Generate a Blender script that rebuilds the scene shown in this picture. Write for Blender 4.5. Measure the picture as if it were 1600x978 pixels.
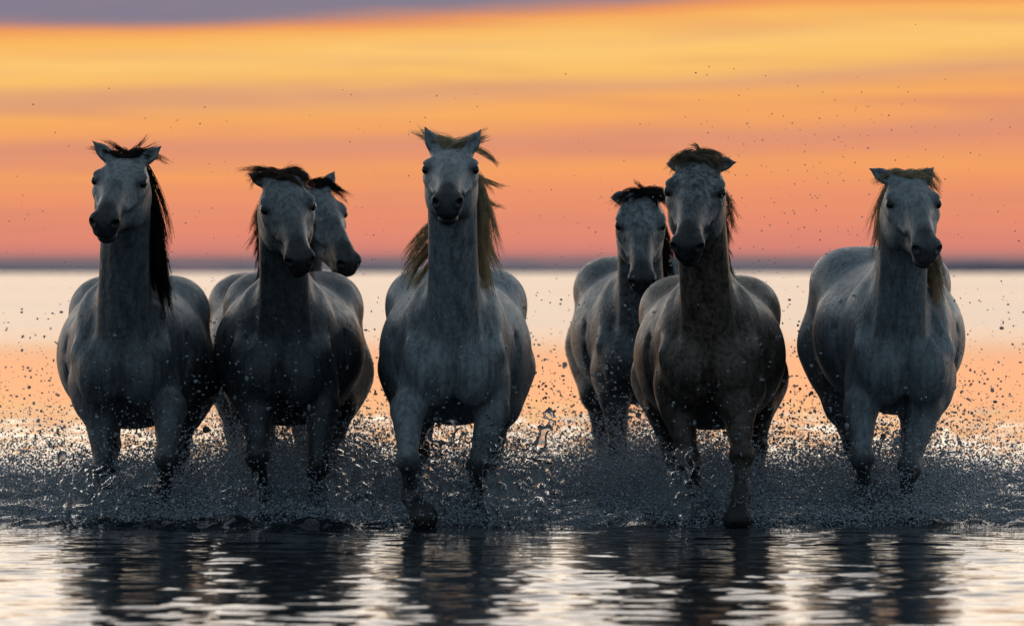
import bpy, math
import numpy as np

# ------------------------------------------------------------------ camera, sky, sun
FPX = 8889.0            # focal length in photo pixels (200 mm lens on a 36 mm sensor, 1600 px wide)
CAM_H = 1.10            # lens height over the water
D0 = 24.7               # distance to the leading horse
HZ = 424.0              # photo row of the water horizon

sc = bpy.context.scene
for o in list(bpy.data.objects):
    bpy.data.objects.remove(o)
COL = sc.collection

cam_d = bpy.data.cameras.new('camera')
cam = bpy.data.objects.new('camera', cam_d)
COL.objects.link(cam)
cam.location = (0, 0, CAM_H)
cam.rotation_euler = (math.radians(90) - (489.0 - HZ) / FPX, 0, 0)
cam_d.lens = 200.0
cam_d.sensor_width = 36.0
cam_d.clip_start = 0.5
cam_d.clip_end = 60000.0
cam_d.dof.use_dof = True
cam_d.dof.focus_distance = 24.6
cam_d.dof.aperture_fstop = 4.0
sc.camera = cam

world = bpy.data.worlds.new('World')
sc.world = world
world.use_nodes = True
NT = world.node_tree
NT.nodes.clear()


def srgb(r, g, b):
    def f(c):
        c /= 255.0
        return c / 12.92 if c <= 0.04045 else ((c + 0.055) / 1.055) ** 2.4
    return (f(r), f(g), f(b), 1.0)


def nd(nt, t, **kw):
    n = nt.nodes.new(t)
    for k, v in kw.items():
        setattr(n, k, v)
    return n


def math_node(nt, op, a, b=None, c=None, clamp=False):
    n = nt.nodes.new('ShaderNodeMath')
    n.operation = op
    n.use_clamp = clamp
    for i, x in enumerate((a, b, c)):
        if x is None:
            continue
        if isinstance(x, (int, float)):
            n.inputs[i].default_value = x
        else:
            nt.links.new(x, n.inputs[i])
    return n.outputs[0]


def ramp_node(nt, fac, stops, interp='LINEAR'):
    n = nt.nodes.new('ShaderNodeValToRGB')
    n.color_ramp.interpolation = interp
    el = n.color_ramp.elements
    while len(el) > 1:
        el.remove(el[-1])
    el[0].position = stops[0][0]
    el[0].color = stops[0][1]
    for p, c in stops[1:]:
        e = el.new(p)
        e.color = c
    nt.links.new(fac, n.inputs[0])
    return n.outputs[0]


def mix_col(nt, fac, a, b, blend='MIX'):
    n = nt.nodes.new('ShaderNodeMix')
    n.data_type = 'RGBA'
    n.blend_type = blend
    for sock, x in ((n.inputs[0], fac), (n.inputs[6], a), (n.inputs[7], b)):
        if isinstance(x, (int, float)):
            sock.default_value = x
        elif isinstance(x, tuple):
            sock.default_value = x
        else:
            nt.links.new(x, sock)
    return n.outputs[2]


SUN_EL = math.radians(5.0)
SKY_LOW_TOP = 0.075     # sine of elevation covered by the low cloud ramp


def build_world():
    nt = NT
    tc = nd(nt, 'ShaderNodeTexCoord')
    sep = nd(nt, 'ShaderNodeSeparateXYZ')
    nt.links.new(tc.outputs['Generated'], sep.inputs[0])
    x, y, z = sep.outputs
    zc = math_node(nt, 'MAXIMUM', z, 0.0)
    # long cloud streaks
    comb = nd(nt, 'ShaderNodeCombineXYZ')
    nt.links.new(math_node(nt, 'MULTIPLY', x, 7.0), comb.inputs[0])
    nt.links.new(math_node(nt, 'MULTIPLY', z, 130.0), comb.inputs[2])
    nz = nd(nt, 'ShaderNodeTexNoise')
    nz.inputs['Scale'].default_value = 1.0
    nz.inputs['Detail'].default_value = 3.0
    nt.links.new(comb.outputs[0], nz.inputs['Vector'])
    comb2 = nd(nt, 'ShaderNodeCombineXYZ')
    nt.links.new(math_node(nt, 'MULTIPLY', x, 17.0), comb2.inputs[0])
    nt.links.new(math_node(nt, 'MULTIPLY', z, 420.0), comb2.inputs[2])
    nz2 = nd(nt, 'ShaderNodeTexNoise')
    nz2.inputs['Scale'].default_value = 1.0
    nz2.inputs['Detail'].default_value = 5.0
    nz2.inputs['Distortion'].default_value = 0.6
    nt.links.new(comb2.outputs[0], nz2.inputs['Vector'])
    warp = math_node(nt, 'MULTIPLY', math_node(nt, 'SUBTRACT', nz.outputs[0], 0.5), 0.010)
    tilt = math_node(nt, 'MULTIPLY', math_node(nt, 'MINIMUM', math_node(nt, 'MAXIMUM', x, -0.2), 0.2), -0.034)
    hi = nd(nt, 'ShaderNodeMapRange', interpolation_type='SMOOTHSTEP')
    hi.inputs['From Min'].default_value = 0.002
    hi.inputs['From Max'].default_value = 0.030
    nt.links.new(zc, hi.inputs['Value'])
    t = math_node(nt, 'ADD', zc, math_node(nt, 'MULTIPLY', math_node(nt, 'ADD', warp, tilt), hi.outputs[0]))

    def P(py):
        return ((HZ - py) / FPX) / SKY_LOW_TOP
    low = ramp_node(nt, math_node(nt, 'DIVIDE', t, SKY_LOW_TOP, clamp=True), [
        (0.0, srgb(112, 106, 116)),
        (P(411), srgb(110, 103, 112)),
        (P(403), srgb(146, 114, 116)),
        (P(395), srgb(204, 128, 118)),
        (P(375), srgb(226, 136, 115)),
        (P(340), srgb(232, 142, 110)),
        (P(300), srgb(238, 150, 106)),
        (P(262), srgb(246, 162, 98)),
        (P(240), srgb(230, 150, 112)),
        (P(222), srgb(224, 148, 116)),
        (P(195), srgb(243, 164, 102)),
        (P(165), srgb(248, 174, 98)),
        (P(140), srgb(226, 164, 120)),
        (P(116), srgb(251, 192, 106)),
        (P(78), srgb(252, 200, 116)),
        (P(40), srgb(250, 184, 98)),
        (P(23), srgb(240, 152, 92)),
        (P(8), srgb(134, 126, 142)),
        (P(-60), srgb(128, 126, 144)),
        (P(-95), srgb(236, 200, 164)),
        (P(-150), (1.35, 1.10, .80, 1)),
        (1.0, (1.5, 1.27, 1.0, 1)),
    ])
    # mauve streaks across the warm part
    st = math_node(nt, 'SUBTRACT', nz2.outputs[0], 0.5)
    st = math_node(nt, 'MULTIPLY', st, 2.6, clamp=True)
    low = mix_col(nt, math_node(nt, 'MULTIPLY', st, 0.8), low, srgb(206, 132, 116))
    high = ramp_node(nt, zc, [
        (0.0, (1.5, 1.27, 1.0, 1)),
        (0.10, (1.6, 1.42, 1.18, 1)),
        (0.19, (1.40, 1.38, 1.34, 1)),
        (0.31, (0.80, 0.88, 0.94, 1)),
        (0.46, (0.32, 0.38, 0.43, 1)),
        (0.7, (0.16, 0.20, 0.235, 1)),
        (1.0, (0.15, 0.195, 0.235, 1)),
    ])
    mr = nd(nt, 'ShaderNodeMapRange', interpolation_type='SMOOTHSTEP')
    mr.inputs['From Min'].default_value = SKY_LOW_TOP * 0.86
    mr.inputs['From Max'].default_value = SKY_LOW_TOP
    nt.links.new(zc, mr.inputs['Value'])
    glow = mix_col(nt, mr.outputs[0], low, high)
    # the evening side away from the afterglow
    sky = nd(nt, 'ShaderNodeTexSky')
    sky.sky_type = 'NISHITA'
    sky.sun_disc = False
    sky.sun_elevation = SUN_EL
    sky.sun_rotation = 0.0
    sky.dust_density = 2.0
    nish = mix_col(nt, 1.0, sky.outputs[0], (0.05, 0.05, 0.05, 1), 'MULTIPLY')
    dusk = mix_col(nt, 1.0, mix_col(nt, 0.25, (0.20, 0.275, 0.335, 1), nish), (1.0, 1.0, 1.0, 1), 'MULTIPLY')
    mr2 = nd(nt, 'ShaderNodeMapRange', interpolation_type='SMOOTHSTEP')
    mr2.inputs['From Min'].default_value = -0.1
    mr2.inputs['From Max'].default_value = 0.75
    nt.links.new(y, mr2.inputs['Value'])
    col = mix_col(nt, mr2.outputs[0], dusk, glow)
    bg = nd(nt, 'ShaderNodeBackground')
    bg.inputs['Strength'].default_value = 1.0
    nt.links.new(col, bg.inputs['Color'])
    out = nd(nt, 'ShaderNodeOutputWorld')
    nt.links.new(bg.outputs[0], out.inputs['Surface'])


build_world()

sun_d = bpy.data.lights.new('sun', 'SUN')
sun_d.energy = 0.14
sun_d.angle = math.radians(40)
sun_d.color = (1.0, 0.62, 0.34)
sun = bpy.data.objects.new('sun', sun_d)
COL.objects.link(sun)
# the sun stands low behind the horses (+Y)
sun.rotation_euler = (math.radians(-(90 - 8)), 0, 0)

sc.view_settings.view_transform = 'Standard'
sc.view_settings.look = 'None'
sc.view_settings.exposure = 0.0
sc.view_settings.gamma = 1.0
sc.render.engine = 'CYCLES'
sc.cycles.use_denoising = True
sc.cycles.max_bounces = 8
sc.cycles.transmission_bounces = 6
sc.cycles.glossy_bounces = 3
sc.cycles.diffuse_bounces = 2
sc.cycles.caustics_reflective = False
sc.cycles.caustics_refractive = False

# ------------------------------------------------------------------ helpers
rng = np.random.default_rng(11)


def tag(o, label=None, cat=None, group=None, kind=None):
    if label:
        o['label'] = label
    if cat:
        o['category'] = cat
    if group:
        o['group'] = group
    if kind:
        o['kind'] = kind


def mesh_obj(name, V, F, mat, parent=None, smooth=True):
    """V (n,3), F (m,3) or (m,4) arrays -> one mesh object"""
    V = np.ascontiguousarray(V, np.float32)
    F = np.ascontiguousarray(F, np.int32)
    me = bpy.data.meshes.new(name)
    k = F.shape[1]
    me.vertices.add(len(V))
    me.vertices.foreach_set('co', V.ravel())
    me.loops.add(F.size)
    me.loops.foreach_set('vertex_index', F.ravel())
    me.polygons.add(len(F))
    me.polygons.foreach_set('loop_start', np.arange(0, F.size, k, dtype=np.int32))
    me.polygons.foreach_set('use_smooth', np.full(len(F), smooth))
    me.update(calc_edges=True)
    me.materials.append(mat)
    o = bpy.data.objects.new(name, me)
    COL.objects.link(o)
    if parent is not None:
        o.parent = parent
    return o


def new_mat(name):
    m = bpy.data.materials.new(name)
    m.use_nodes = True
    nt = m.node_tree
    b = nt.nodes['Principled BSDF']
    return m, nt, b


def lattice_noise(p, seed=0):
    """value noise in [0,1] at points p (n,3)"""
    p = np.asarray(p, np.float64)
    i = np.floor(p).astype(np.int64)
    f = p - i
    f = f * f * (3 - 2 * f)

    def h(ix, iy, iz):
        n = (ix * 374761393 + iy * 668265263 + iz * 2147483647 + seed * 974634777) & 0xFFFFFFFF
        n = ((n ^ (n >> 13)) * 1274126177) & 0xFFFFFFFF
        n = n ^ (n >> 16)
        return (n & 0xFFFF) / 65535.0
    r = 0
    for dx in (0, 1):
        for dy in (0, 1):
            for dz in (0, 1):
                w = (f[:, 0] if dx else 1 - f[:, 0]) * (f[:, 1] if dy else 1 - f[:, 1]) * (f[:, 2] if dz else 1 - f[:, 2])
                r = r + w * h(i[:, 0] + dx, i[:, 1] + dy, i[:, 2] + dz)
    return r


def sstep(a, b, x):
    t = np.clip((x - a) / (b - a), 0, 1)
    return t * t * (3 - 2 * t)


# ------------------------------------------------------------------ materials
def coat_material(mottle, dapple_scale, gloss):
    m, nt, b = new_mat('horse_coat')
    at = nd(nt, 'ShaderNodeAttribute', attribute_name='coat')
    tc = nd(nt, 'ShaderNodeTexCoord')
    n1 = nd(nt, 'ShaderNodeTexNoise')
    n1.inputs['Scale'].default_value = dapple_scale
    n1.inputs['Detail'].default_value = 4.0
    n1.inputs['Roughness'].default_value = 0.6
    nt.links.new(tc.outputs['Object'], n1.inputs['Vector'])
    n2 = nd(nt, 'ShaderNodeTexNoise')
    n2.inputs['Scale'].default_value = 90.0
    n2.inputs['Detail'].default_value = 3.0
    mp = nd(nt, 'ShaderNodeMapping')
    mp.inputs['Scale'].default_value = (1.0, 1.0, 0.35)
    nt.links.new(tc.outputs['Object'], mp.inputs['Vector'])
    nt.links.new(mp.outputs[0], n2.inputs['Vector'])
    f1 = ramp_node(nt, n1.outputs[0], [(0.32, (1 - mottle,) * 3 + (1,)), (0.62, (1, 1, 1, 1))])
    f2 = ramp_node(nt, n2.outputs[0], [(0.3, (0.72, 0.72, 0.72, 1)), (0.7, (1.12, 1.12, 1.12, 1))])
    c = mix_col(nt, 1.0, at.outputs['Color'], f1, 'MULTIPLY')
    c = mix_col(nt, 1.0, c, f2, 'MULTIPLY')
    n3 = nd(nt, 'ShaderNodeTexNoise')
    n3.inputs['Scale'].default_value = 46.0
    n3.inputs['Detail'].default_value = 2.0
    nt.links.new(tc.outputs['Object'], n3.inputs['Vector'])
    f3 = ramp_node(nt, n3.outputs[0], [(0.38, (1 - mottle,) * 3 + (1,)), (0.50, (1.04, 1.04, 1.04, 1))])
    c = mix_col(nt, 1.0, c, f3, 'MULTIPLY')
    mp4 = nd(nt, 'ShaderNodeMapping')
    mp4.inputs['Scale'].default_value = (1.0, .6, 0.16)
    nt.links.new(tc.outputs['Object'], mp4.inputs['Vector'])
    n4 = nd(nt, 'ShaderNodeTexNoise')
    n4.inputs['Scale'].default_value = 42.0
    n4.inputs['Detail'].default_value = 3.0
    nt.links.new(mp4.outputs[0], n4.inputs['Vector'])
    c = mix_col(nt, 1.0, c, ramp_node(nt, n4.outputs[0], [(.34, (.62, .62, .64, 1)), (.6, (1.08, 1.08, 1.08, 1))]), 'MULTIPLY')
    nt.links.new(c, b.inputs['Base Color'])
    # wet coat: patches with more shine
    rr = ramp_node(nt, n1.outputs[0], [(0.3, (gloss,) * 3 + (1,)), (0.7, (gloss + 0.25,) * 3 + (1,))])
    nt.links.new(rr, b.inputs['Roughness'])
    b.inputs['Specular IOR Level'].default_value = 0.5
    bp = nd(nt, 'ShaderNodeBump')
    bp.inputs['Strength'].default_value = 0.6
    bp.inputs['Distance'].default_value = 0.008
    nt.links.new(n2.outputs[0], bp.inputs['Height'])
    nt.links.new(bp.outputs[0], b.inputs['Normal'])
    return m


def hair_material(col):
    m, nt, b = new_mat('horse_hair')
    tc = nd(nt, 'ShaderNodeTexCoord')
    n1 = nd(nt, 'ShaderNodeTexNoise')
    n1.inputs['Scale'].default_value = 35.0
    nt.links.new(tc.outputs['Object'], n1.inputs['Vector'])
    f = ramp_node(nt, n1.outputs[0], [(0.3, (0.55, 0.55, 0.55, 1)), (0.7, (1.25, 1.25, 1.25, 1))])
    nt.links.new(mix_col(nt, 1.0, tuple(col) + (1,), f, 'MULTIPLY'), b.inputs['Base Color'])
    b.inputs['Roughness'].default_value = 0.42
    tr = nd(nt, 'ShaderNodeBsdfTranslucent')
    tr.inputs['Color'].default_value = tuple(min(1.0, q * 1.3) for q in col) + (1,)
    mx = nd(nt, 'ShaderNodeMixShader')
    mx.inputs[0].default_value = 0.45
    nt.links.new(b.outputs[0], mx.inputs[1])
    nt.links.new(tr.outputs[0], mx.inputs[2])
    nt.links.new(mx.outputs[0], nt.nodes['Material Output'].inputs['Surface'])
    return m


def eye_material():
    m, nt, b = new_mat('horse_eye')
    b.inputs['Base Color'].default_value = (0.008, 0.006, 0.005, 1)
    b.inputs['Roughness'].default_value = 0.08
    return m


EYE_M = eye_material()

# ------------------------------------------------------------------ implicit surface body
class Field:
    def __init__(self):
        self.prims = []

    def ell(self, c, r, R=None, k=0.05, sub=False):
        self.prims.append(('e', np.array(c, float), np.array(r, float), R, k, sub))

    def cone(self, a, b, ra, rb, k=0.05, sub=False):
        self.prims.append(('c', np.array(a, float), np.array(b, float), (ra, rb), k, sub))

    def aabb(self, p):
        if p[0] == 'e':
            _, c, r, R, k, s = p
            e = r if R is None else np.sqrt(((R * r) ** 2).sum(1))
            return c - e, c + e
        _, a, b, (ra, rb), k, s = p
        return np.minimum(a - ra, b - rb), np.maximum(a + ra, b + rb)

    def mesh(self, fine_lo, fine_hi, h_fine, h_coarse):
        lo = np.min([self.aabb(p)[0] for p in self.prims if not p[5]], 0) - 0.05
        hi = np.max([self.aabb(p)[1] for p in self.prims if not p[5]], 0) + 0.05
        ax = []
        for d in range(3):
            a = [lo[d]]
            while a[-1] < hi[d]:
                x = a[-1]
                dist = max(fine_lo[d] - x, x - fine_hi[d], 0.0)
                step = h_fine[d] + (h_coarse[d] - h_fine[d]) * min(1.0, dist / 0.08)
                a.append(x + step)
            ax.append(np.array(a, np.float32))
        X, Y, Z = ax
        F = np.full((len(X), len(Y), len(Z)), 0.4, np.float32)
        for p in self.prims:
            a, b = self.aabb(p)
            k = p[4]
            pad = k + 0.035
            sl = []
            for d in range(3):
                i0 = max(0, np.searchsorted(ax[d], a[d] - pad) - 1)
                i1 = min(len(ax[d]), np.searchsorted(ax[d], b[d] + pad) + 1)
                sl.append(slice(i0, i1))
            sl = tuple(sl)
            px = X[sl[0]][:, None, None]
            py = Y[sl[1]][None, :, None]
            pz = Z[sl[2]][None, None, :]
            if p[0] == 'e':
                _, c, r, R, _, sub = p
                dx, dy, dz = px - c[0], py - c[1], pz - c[2]
                if R is not None:
                    q = [dx * R[0, i] + dy * R[1, i] + dz * R[2, i] for i in range(3)]
                else:
                    q = [dx, dy, dz]
                k0 = np.sqrt((q[0] / r[0]) ** 2 + (q[1] / r[1]) ** 2 + (q[2] / r[2]) ** 2)
                k1 = np.sqrt((q[0] / r[0] ** 2) ** 2 + (q[1] / r[1] ** 2) ** 2 + (q[2] / r[2] ** 2) ** 2)
                D = k0 * (k0 - 1.0) / np.maximum(k1, 1e-6)
            else:
                _, a_, b_, (ra, rb), _, sub = p
                ba = b_ - a_
                L2 = max(float(ba @ ba), 1e-9)
                t = np.clip(((px - a_[0]) * ba[0] + (py - a_[1]) * ba[1] + (pz - a_[2]) * ba[2]) / L2, 0, 1)
                D = np.sqrt((px - a_[0] - t * ba[0]) ** 2 + (py - a_[1] - t * ba[1]) ** 2 + (pz - a_[2] - t * ba[2]) ** 2) - (ra + (rb - ra) * t)
            D = D.astype(np.float32)
            G = F[sl]
            if sub:
                D = -D
                h = np.maximum(k - np.abs(G - D), 0) / k
                F[sl] = np.maximum(G, D) + h * h * k * 0.25
            else:
                h = np.maximum(k - np.abs(G - D), 0) / k
                F[sl] = np.minimum(G, D) - h * h * k * 0.25
        return surface_nets(F, ax)


def surface_nets(F, ax):
    S = F < 0
    nx, ny, nz = F.shape
    cnt = np.zeros((nx - 1, ny - 1, nz - 1), np.int8)
    for i in (0, 1):
        for j in (0, 1):
            for k in (0, 1):
                cnt += S[i:nx - 1 + i, j:ny - 1 + j, k:nz - 1 + k]
    act = (cnt > 0) & (cnt < 8)
    I, J, K = np.nonzero(act)
    idx = np.full(act.shape, -1, np.int64)
    idx[I, J, K] = np.arange(len(I))
    acc = np.zeros((len(I), 3))
    num = np.zeros(len(I))
    cor = [(0, 0, 0), (1, 0, 0), (0, 1, 0), (1, 1, 0), (0, 0, 1), (1, 0, 1), (0, 1, 1), (1, 1, 1)]
    vals = {c: F[I + c[0], J + c[1], K + c[2]] for c in cor}
    pos = {c: np.stack([ax[0][I + c[0]], ax[1][J + c[1]], ax[2][K + c[2]]], 1) for c in cor}
    for a in cor:
        for d in range(3):
            if a[d] == 0:
                b = list(a)
                b[d] = 1
                b = tuple(b)
                va, vb = vals[a], vals[b]
                m = (va < 0) != (vb < 0)
                t = np.where(m, va / np.where(m, va - vb, 1), 0)
                acc += np.where(m[:, None], pos[a] + t[:, None] * (pos[b] - pos[a]), 0)
                num += m
    V = acc / num[:, None]
    quads = []
    for d in range(3):
        sl_a = [slice(None)] * 3
        sl_b = [slice(None)] * 3
        sl_a[d] = slice(0, -1)
        sl_b[d] = slice(1, None)
        A, B = S[tuple(sl_a)], S[tuple(sl_b)]
        e, f = [q for q in range(3) if q != d]
        E = np.argwhere(A != B)
        ok = (E[:, e] > 0) & (E[:, f] > 0) & (E[:, e] < F.shape[e] - 1) & (E[:, f] < F.shape[f] - 1)
        E = E[ok]
        flip = A[E[:, 0], E[:, 1], E[:, 2]]
        offs = [(-1, -1), (0, -1), (0, 0), (-1, 0)]
        q = []
        for (oe, of) in offs:
            c = E.copy()
            c[:, e] += oe
            c[:, f] += of
            q.append(idx[c[:, 0], c[:, 1], c[:, 2]])
        q = np.stack(q, 1)
        if d == 1:
            flip = ~flip
        q[~flip] = q[~flip][:, ::-1]
        quads.append(q)
    Q = np.concatenate(quads)
    Q = Q[(Q >= 0).all(1)]
    # one light smoothing pass
    for lam in (0.5,):
        s = np.zeros_like(V)
        n = np.zeros(len(V))
        for i in range(4):
            a, b = Q[:, i], Q[:, (i + 1) % 4]
            for d in range(3):
                s[:, d] += np.bincount(a, V[b, d], len(V)) + np.bincount(b, V[a, d], len(V))
            n += np.bincount(a, minlength=len(V)) + np.bincount(b, minlength=len(V))
        V = V * (1 - lam) + lam * s / np.maximum(n, 1)[:, None]
    return V, Q


def rotz(a):
    c, s = math.cos(a), math.sin(a)
    return np.array([[c, -s, 0], [s, c, 0], [0, 0, 1.0]])


def rotx(a):
    c, s = math.cos(a), math.sin(a)
    return np.array([[1.0, 0, 0], [0, c, -s], [0, s, c]])


# ------------------------------------------------------------------ hair
def strands(P, r0, seed):
    """P (n,m,3) strand points -> tapered three-sided tubes"""
    n, m, _ = P.shape
    T = np.gradient(P, axis=1)
    T /= np.linalg.norm(T, axis=2, keepdims=True) + 1e-9
    ref = np.array([0.31, 0.83, 0.46])
    A = np.cross(T, ref)
    A /= np.linalg.norm(A, axis=2, keepdims=True) + 1e-9
    B = np.cross(T, A)
    s = np.linspace(0, 1, m)
    rad = (np.asarray(r0).reshape(-1, 1) * (0.25 + 0.75 * (1 - s[None, :]) ** 0.7))[:, :, None]
    V = np.stack([P + rad * (math.cos(q) * A + math.sin(q) * B) for q in (0, 2.094, 4.189)], 2)
    base = np.arange(n * m).reshape(n, m) * 3
    Fs = []
    for q in range(3):
        a = base[:, :-1] + q
        b = base[:, :-1] + (q + 1) % 3
        c = base[:, 1:] + (q + 1) % 3
        d = base[:, 1:] + q
        Fs.append(np.stack([a, b, c, d], -1).reshape(-1, 4))
    return V.reshape(-1, 3), np.concatenate(Fs)


def bezier_locks(ctrl, per, spread, rg, m=9, rad=0.0016, tipspread=2.2):
    """ctrl (L,4,3) one bezier per lock -> strands in each lock"""
    L = len(ctrl)
    s = np.linspace(0, 1, m)[None, :, None]
    C = np.repeat(ctrl, per, 0)
    n = len(C)
    jit = rg.normal(0, 1, (n, 1, 3)) * spread
    w = np.array([1.0, 0.7, 1.0, tipspread])[None, :, None]
    C = C + jit * w + rg.normal(0, 1, (n, 4, 3)) * spread * np.array([0.3, 0.4, 0.6, .8])[None, :, None]
    C = C.copy()
    # uneven strand lengths
    cut = rg.uniform(0.72, 1.05, (n, 1, 1))
    s = s * cut
    P = (1 - s) ** 3 * C[:, 0:1] + 3 * s * (1 - s) ** 2 * C[:, 1:2] + 3 * s * s * (1 - s) * C[:, 2:3] + s ** 3 * C[:, 3:4]
    ph = rg.uniform(0, 6.28, (n, 1, 3))
    P = P + 0.004 * np.sin(s * rg.uniform(4, 11, (n, 1, 1)) + ph) * s
    return strands(P, rg.uniform(0.7, 1.3, n) * rad, 0)


# ------------------------------------------------------------------ the horses
def px2x(px, Y):
    return (px - 800.0) * Y / FPX


def px2z(py, Y):
    return CAM_H + (HZ - py) * Y / FPX


def build_horse(h):
    Y0 = h['Y']
    X0 = px2x(h['chest'], Y0)
    rg = np.random.default_rng(h['seed'])
    root = bpy.data.objects.new('horse', None)
    COL.objects.link(root)
    root.location = (X0, Y0, -0.2)
    tag(root, h['label'], 'horse', 'horses galloping through the shallow water')
    OFF = np.array([0, 0, 0.2])       # the empty stands on the lake bed, the water is 0.2 above it

    be = math.radians(h['beta'])
    rise = h.get('rise', 0.0)
    sx = h.get('wide', 1.0)
    RB = rotz(be)

    def B(x, y, z):
        v = RB @ np.array([x * sx, y, z + rise * max(y, 0) / 1.2])
        return v

    F = Field()
    # trunk
    F.ell(B(0, .40, .75), (.23 * sx, .36, .33), RB, .06)
    F.ell(B(0, .80, .735), (.335 * sx, .50, .325), RB, .08)
    F.ell(B(0, .62, .715), (.318 * sx, .42, .305), RB, .08)
    F.ell(B(0, 1.17, .84), (.285 * sx, .36, .25), RB, .08)
    for s in (-1, 1):
        F.ell(B(s * .165, 1.08, .93), (.155, .24, .155), RB, .08)
        F.ell(B(s * .195, 1.30, .66), (.125, .21, .30), RB, .08)
        F.ell(B(s * .125, .27, .79), (.10, .15, .25), RB @ rotx(math.radians(-18)), .05)      # shoulder blade
        F.ell(B(s * .088, .06, .655), (.105, .10, .15), RB, .045)                               # breast muscle
        F.ell(B(s * .150, .13, .70), (.072, .10, .125), RB, .03)                                # point of the shoulder
        F.ell(B(s * .155, .24, .585), (.076, .13, .15), RB, .05)                                # upper arm
    F.ell(B(0, .45, .985), (.10, .30, .10), RB, .09)
    F.cone(B(0, .03, .80), B(0, -.01, .60), .004, .010, .06, True)                             # breast groove
    for s in (-1, 1):
        F.cone(B(s * .128, .035, .76), B(s * .125, .065, .53), .007, .010, .028, True)           # crease breast / upper arm
        F.cone(B(s * .105, .13, .95), B(s * .165, .085, .75), .006, .008, .03, True)           # front edge of the shoulder
        F.cone(B(s * .135, .34, .99), B(s * .185, .10, .74), .016, .032, .04)                   # shoulder spine
        F.cone(B(s * .262, .42, .80), B(s * .238, .40, .55), .002, .010, .05, True)               # behind the elbow
    F.cone(B(0, 1.45, 1.0), B(0, 1.62, .86), .04, .03, .05)                                   # dock

    # head frame
    th, ps, ro = (math.radians(a) for a in (h['pitch'], h['yaw'], h['roll']))
    u0 = np.array([0, -math.cos(th), -math.sin(th)])
    v0 = np.array([0, -math.sin(th), math.cos(th)])
    w0 = np.array([1.0, 0, 0])
    v1 = v0 * math.cos(ro) + w0 * math.sin(ro)
    w1 = w0 * math.cos(ro) - v0 * math.sin(ro)
    Rz = rotz(ps)
    u, v, w = Rz @ u0, Rz @ v1, Rz @ w1
    RH = np.stack([u, v, w], 1)          # columns
    hs = h.get('head', 1.0)
    ex, ey = h['eyes']
    ym = h.get('reach', -0.32)           # eye midpoint, forward of the breast
    E = np.array([px2x(ex, Y0 + ym) - X0, ym, px2z(ey, Y0 + ym)])
    Pl = E - .205 * hs * u + 0.005 * v

    def H(a, b, c):
        return Pl + hs * (a * u + b * v + c * w)

    def hr(*r):
        return tuple(q * hs for q in r)
    # neck: crest line, centre, underline
    nb_t = B(h.get('neckx', 0) * .5, .42, .93)
    nb_c = B(h.get('neckx', 0) * .7, .24, .83)
    nb_u = B(h.get('neckx', 0), .11, .72)
    F.cone(H(.07, -.10, 0), nb_t, .078, .115, .06)
    F.cone(H(.095, -.135, 0), nb_c, .092, .125, .07)
    F.cone(H(.125, -.165, 0), nb_u, .072, .105, .06)
    mid = (H(.1, -.15, 0) + nb_u) / 2
    # windpipe and the two long neck muscles
    F.cone(H(.14, -.19, 0), nb_u + np.array([0, -.05, .0]), .044, .05, .035)
    for s in (-1, 1):
        F.cone(H(.10, -.13, s * .05), nb_u + np.array([s * .068, -.02, .0]), .046, .05, .022)
    for s in (-1, 1):
        F.cone(H(.15, -.20, s * .052), nb_u + np.array([s * .052, -.085, .10]), .007, .004, .035, True)   # jugular groove
    # skull
    F.ell(H(.118, -.035, 0), hr(.095, .078, .100), RH, .04)
    F.ell(H(.145, -.022, 0), hr(.075, .058, .106), RH, .03)
    F.ell(H(.19, -.012, 0), hr(.13, .062, .092), RH, .04)
    F.cone(H(.20, -.022, 0), H(.44, -.022, 0), .072 * hs, .05 * hs, .04)
    F.cone(H(.24, .012, 0), H(.44, .008, 0), .042 * hs, .034 * hs, .03)
    for s in (-1, 1):
        F.ell(H(.19, -.11, s * .062), hr(.13, .11, .052), RH, .04)       # jowl
        F.ell(H(.193, .016, s * .090), hr(.044, .020, .032), RH, .018)      # brow
        F.ell(H(.215, -.035, s * .092), hr(.05, .02, .022), RH, .03)        # under the eye
        F.cone(H(.24, -.045, s * .085), H(.36, -.045, s * .058), .017, .012, .025)    # facial crest
    F.cone(H(.23, -.145, 0), H(.45, -.095, 0), .062 * hs, .038 * hs, .04)
    F.ell(H(.49, -.028, 0), hr(.068, .056, .056), RH, .03)
    F.ell(H(.525, -.058, 0), hr(.042, .034, .052), RH, .025)                # upper lip
    F.ell(H(.492, -.104, 0), hr(.045, .028, .042), RH, .026)                # lower lip, chin
    for s in (-1, 1):
        F.ell(H(.515, -.012, s * .043), hr(.038, .03, .026), RH, .02)       # nostril wings
        F.cone(H(.565, -.012, s * .052), H(.50, -.006, s * .050), .017 * hs, .008 * hs, .008, True)
        F.ell(H(.210, .002, s * .116), hr(.027, .017, .018), RH, .010, True)  # eye opening
    F.ell(H(.54, -.087, 0), hr(.05, .005, .06), RH, .010, True)              # mouth line
    # ears: (out, up, back) tip offsets from the base
    for s, ear in ((-1, h['earL']), (1, h['earR'])):
        base = H(.052, .012, s * .064)
        tip = base + np.array(ear)
        d = (tip - base) / np.linalg.norm(tip - base)
        side = np.cross(d, np.array([0, -1.0, 0]))
        side /= np.linalg.norm(side) + 1e-9
        nrm = np.cross(side, d)
        Le = np.linalg.norm(tip - base)
        RE = np.stack([side, nrm, d], 1)
        F.cone(base - .02 * d, base + .25 * Le * d, .034, .025, .03)
        F.ell(base + .42 * Le * d, (.030, .020, .38 * Le), RE, .02)
        F.cone(base + .45 * Le * d, base + 1.06 * Le * d, .023, .001, .012)
        front = -nrm if nrm[1] > 0 else nrm
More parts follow.
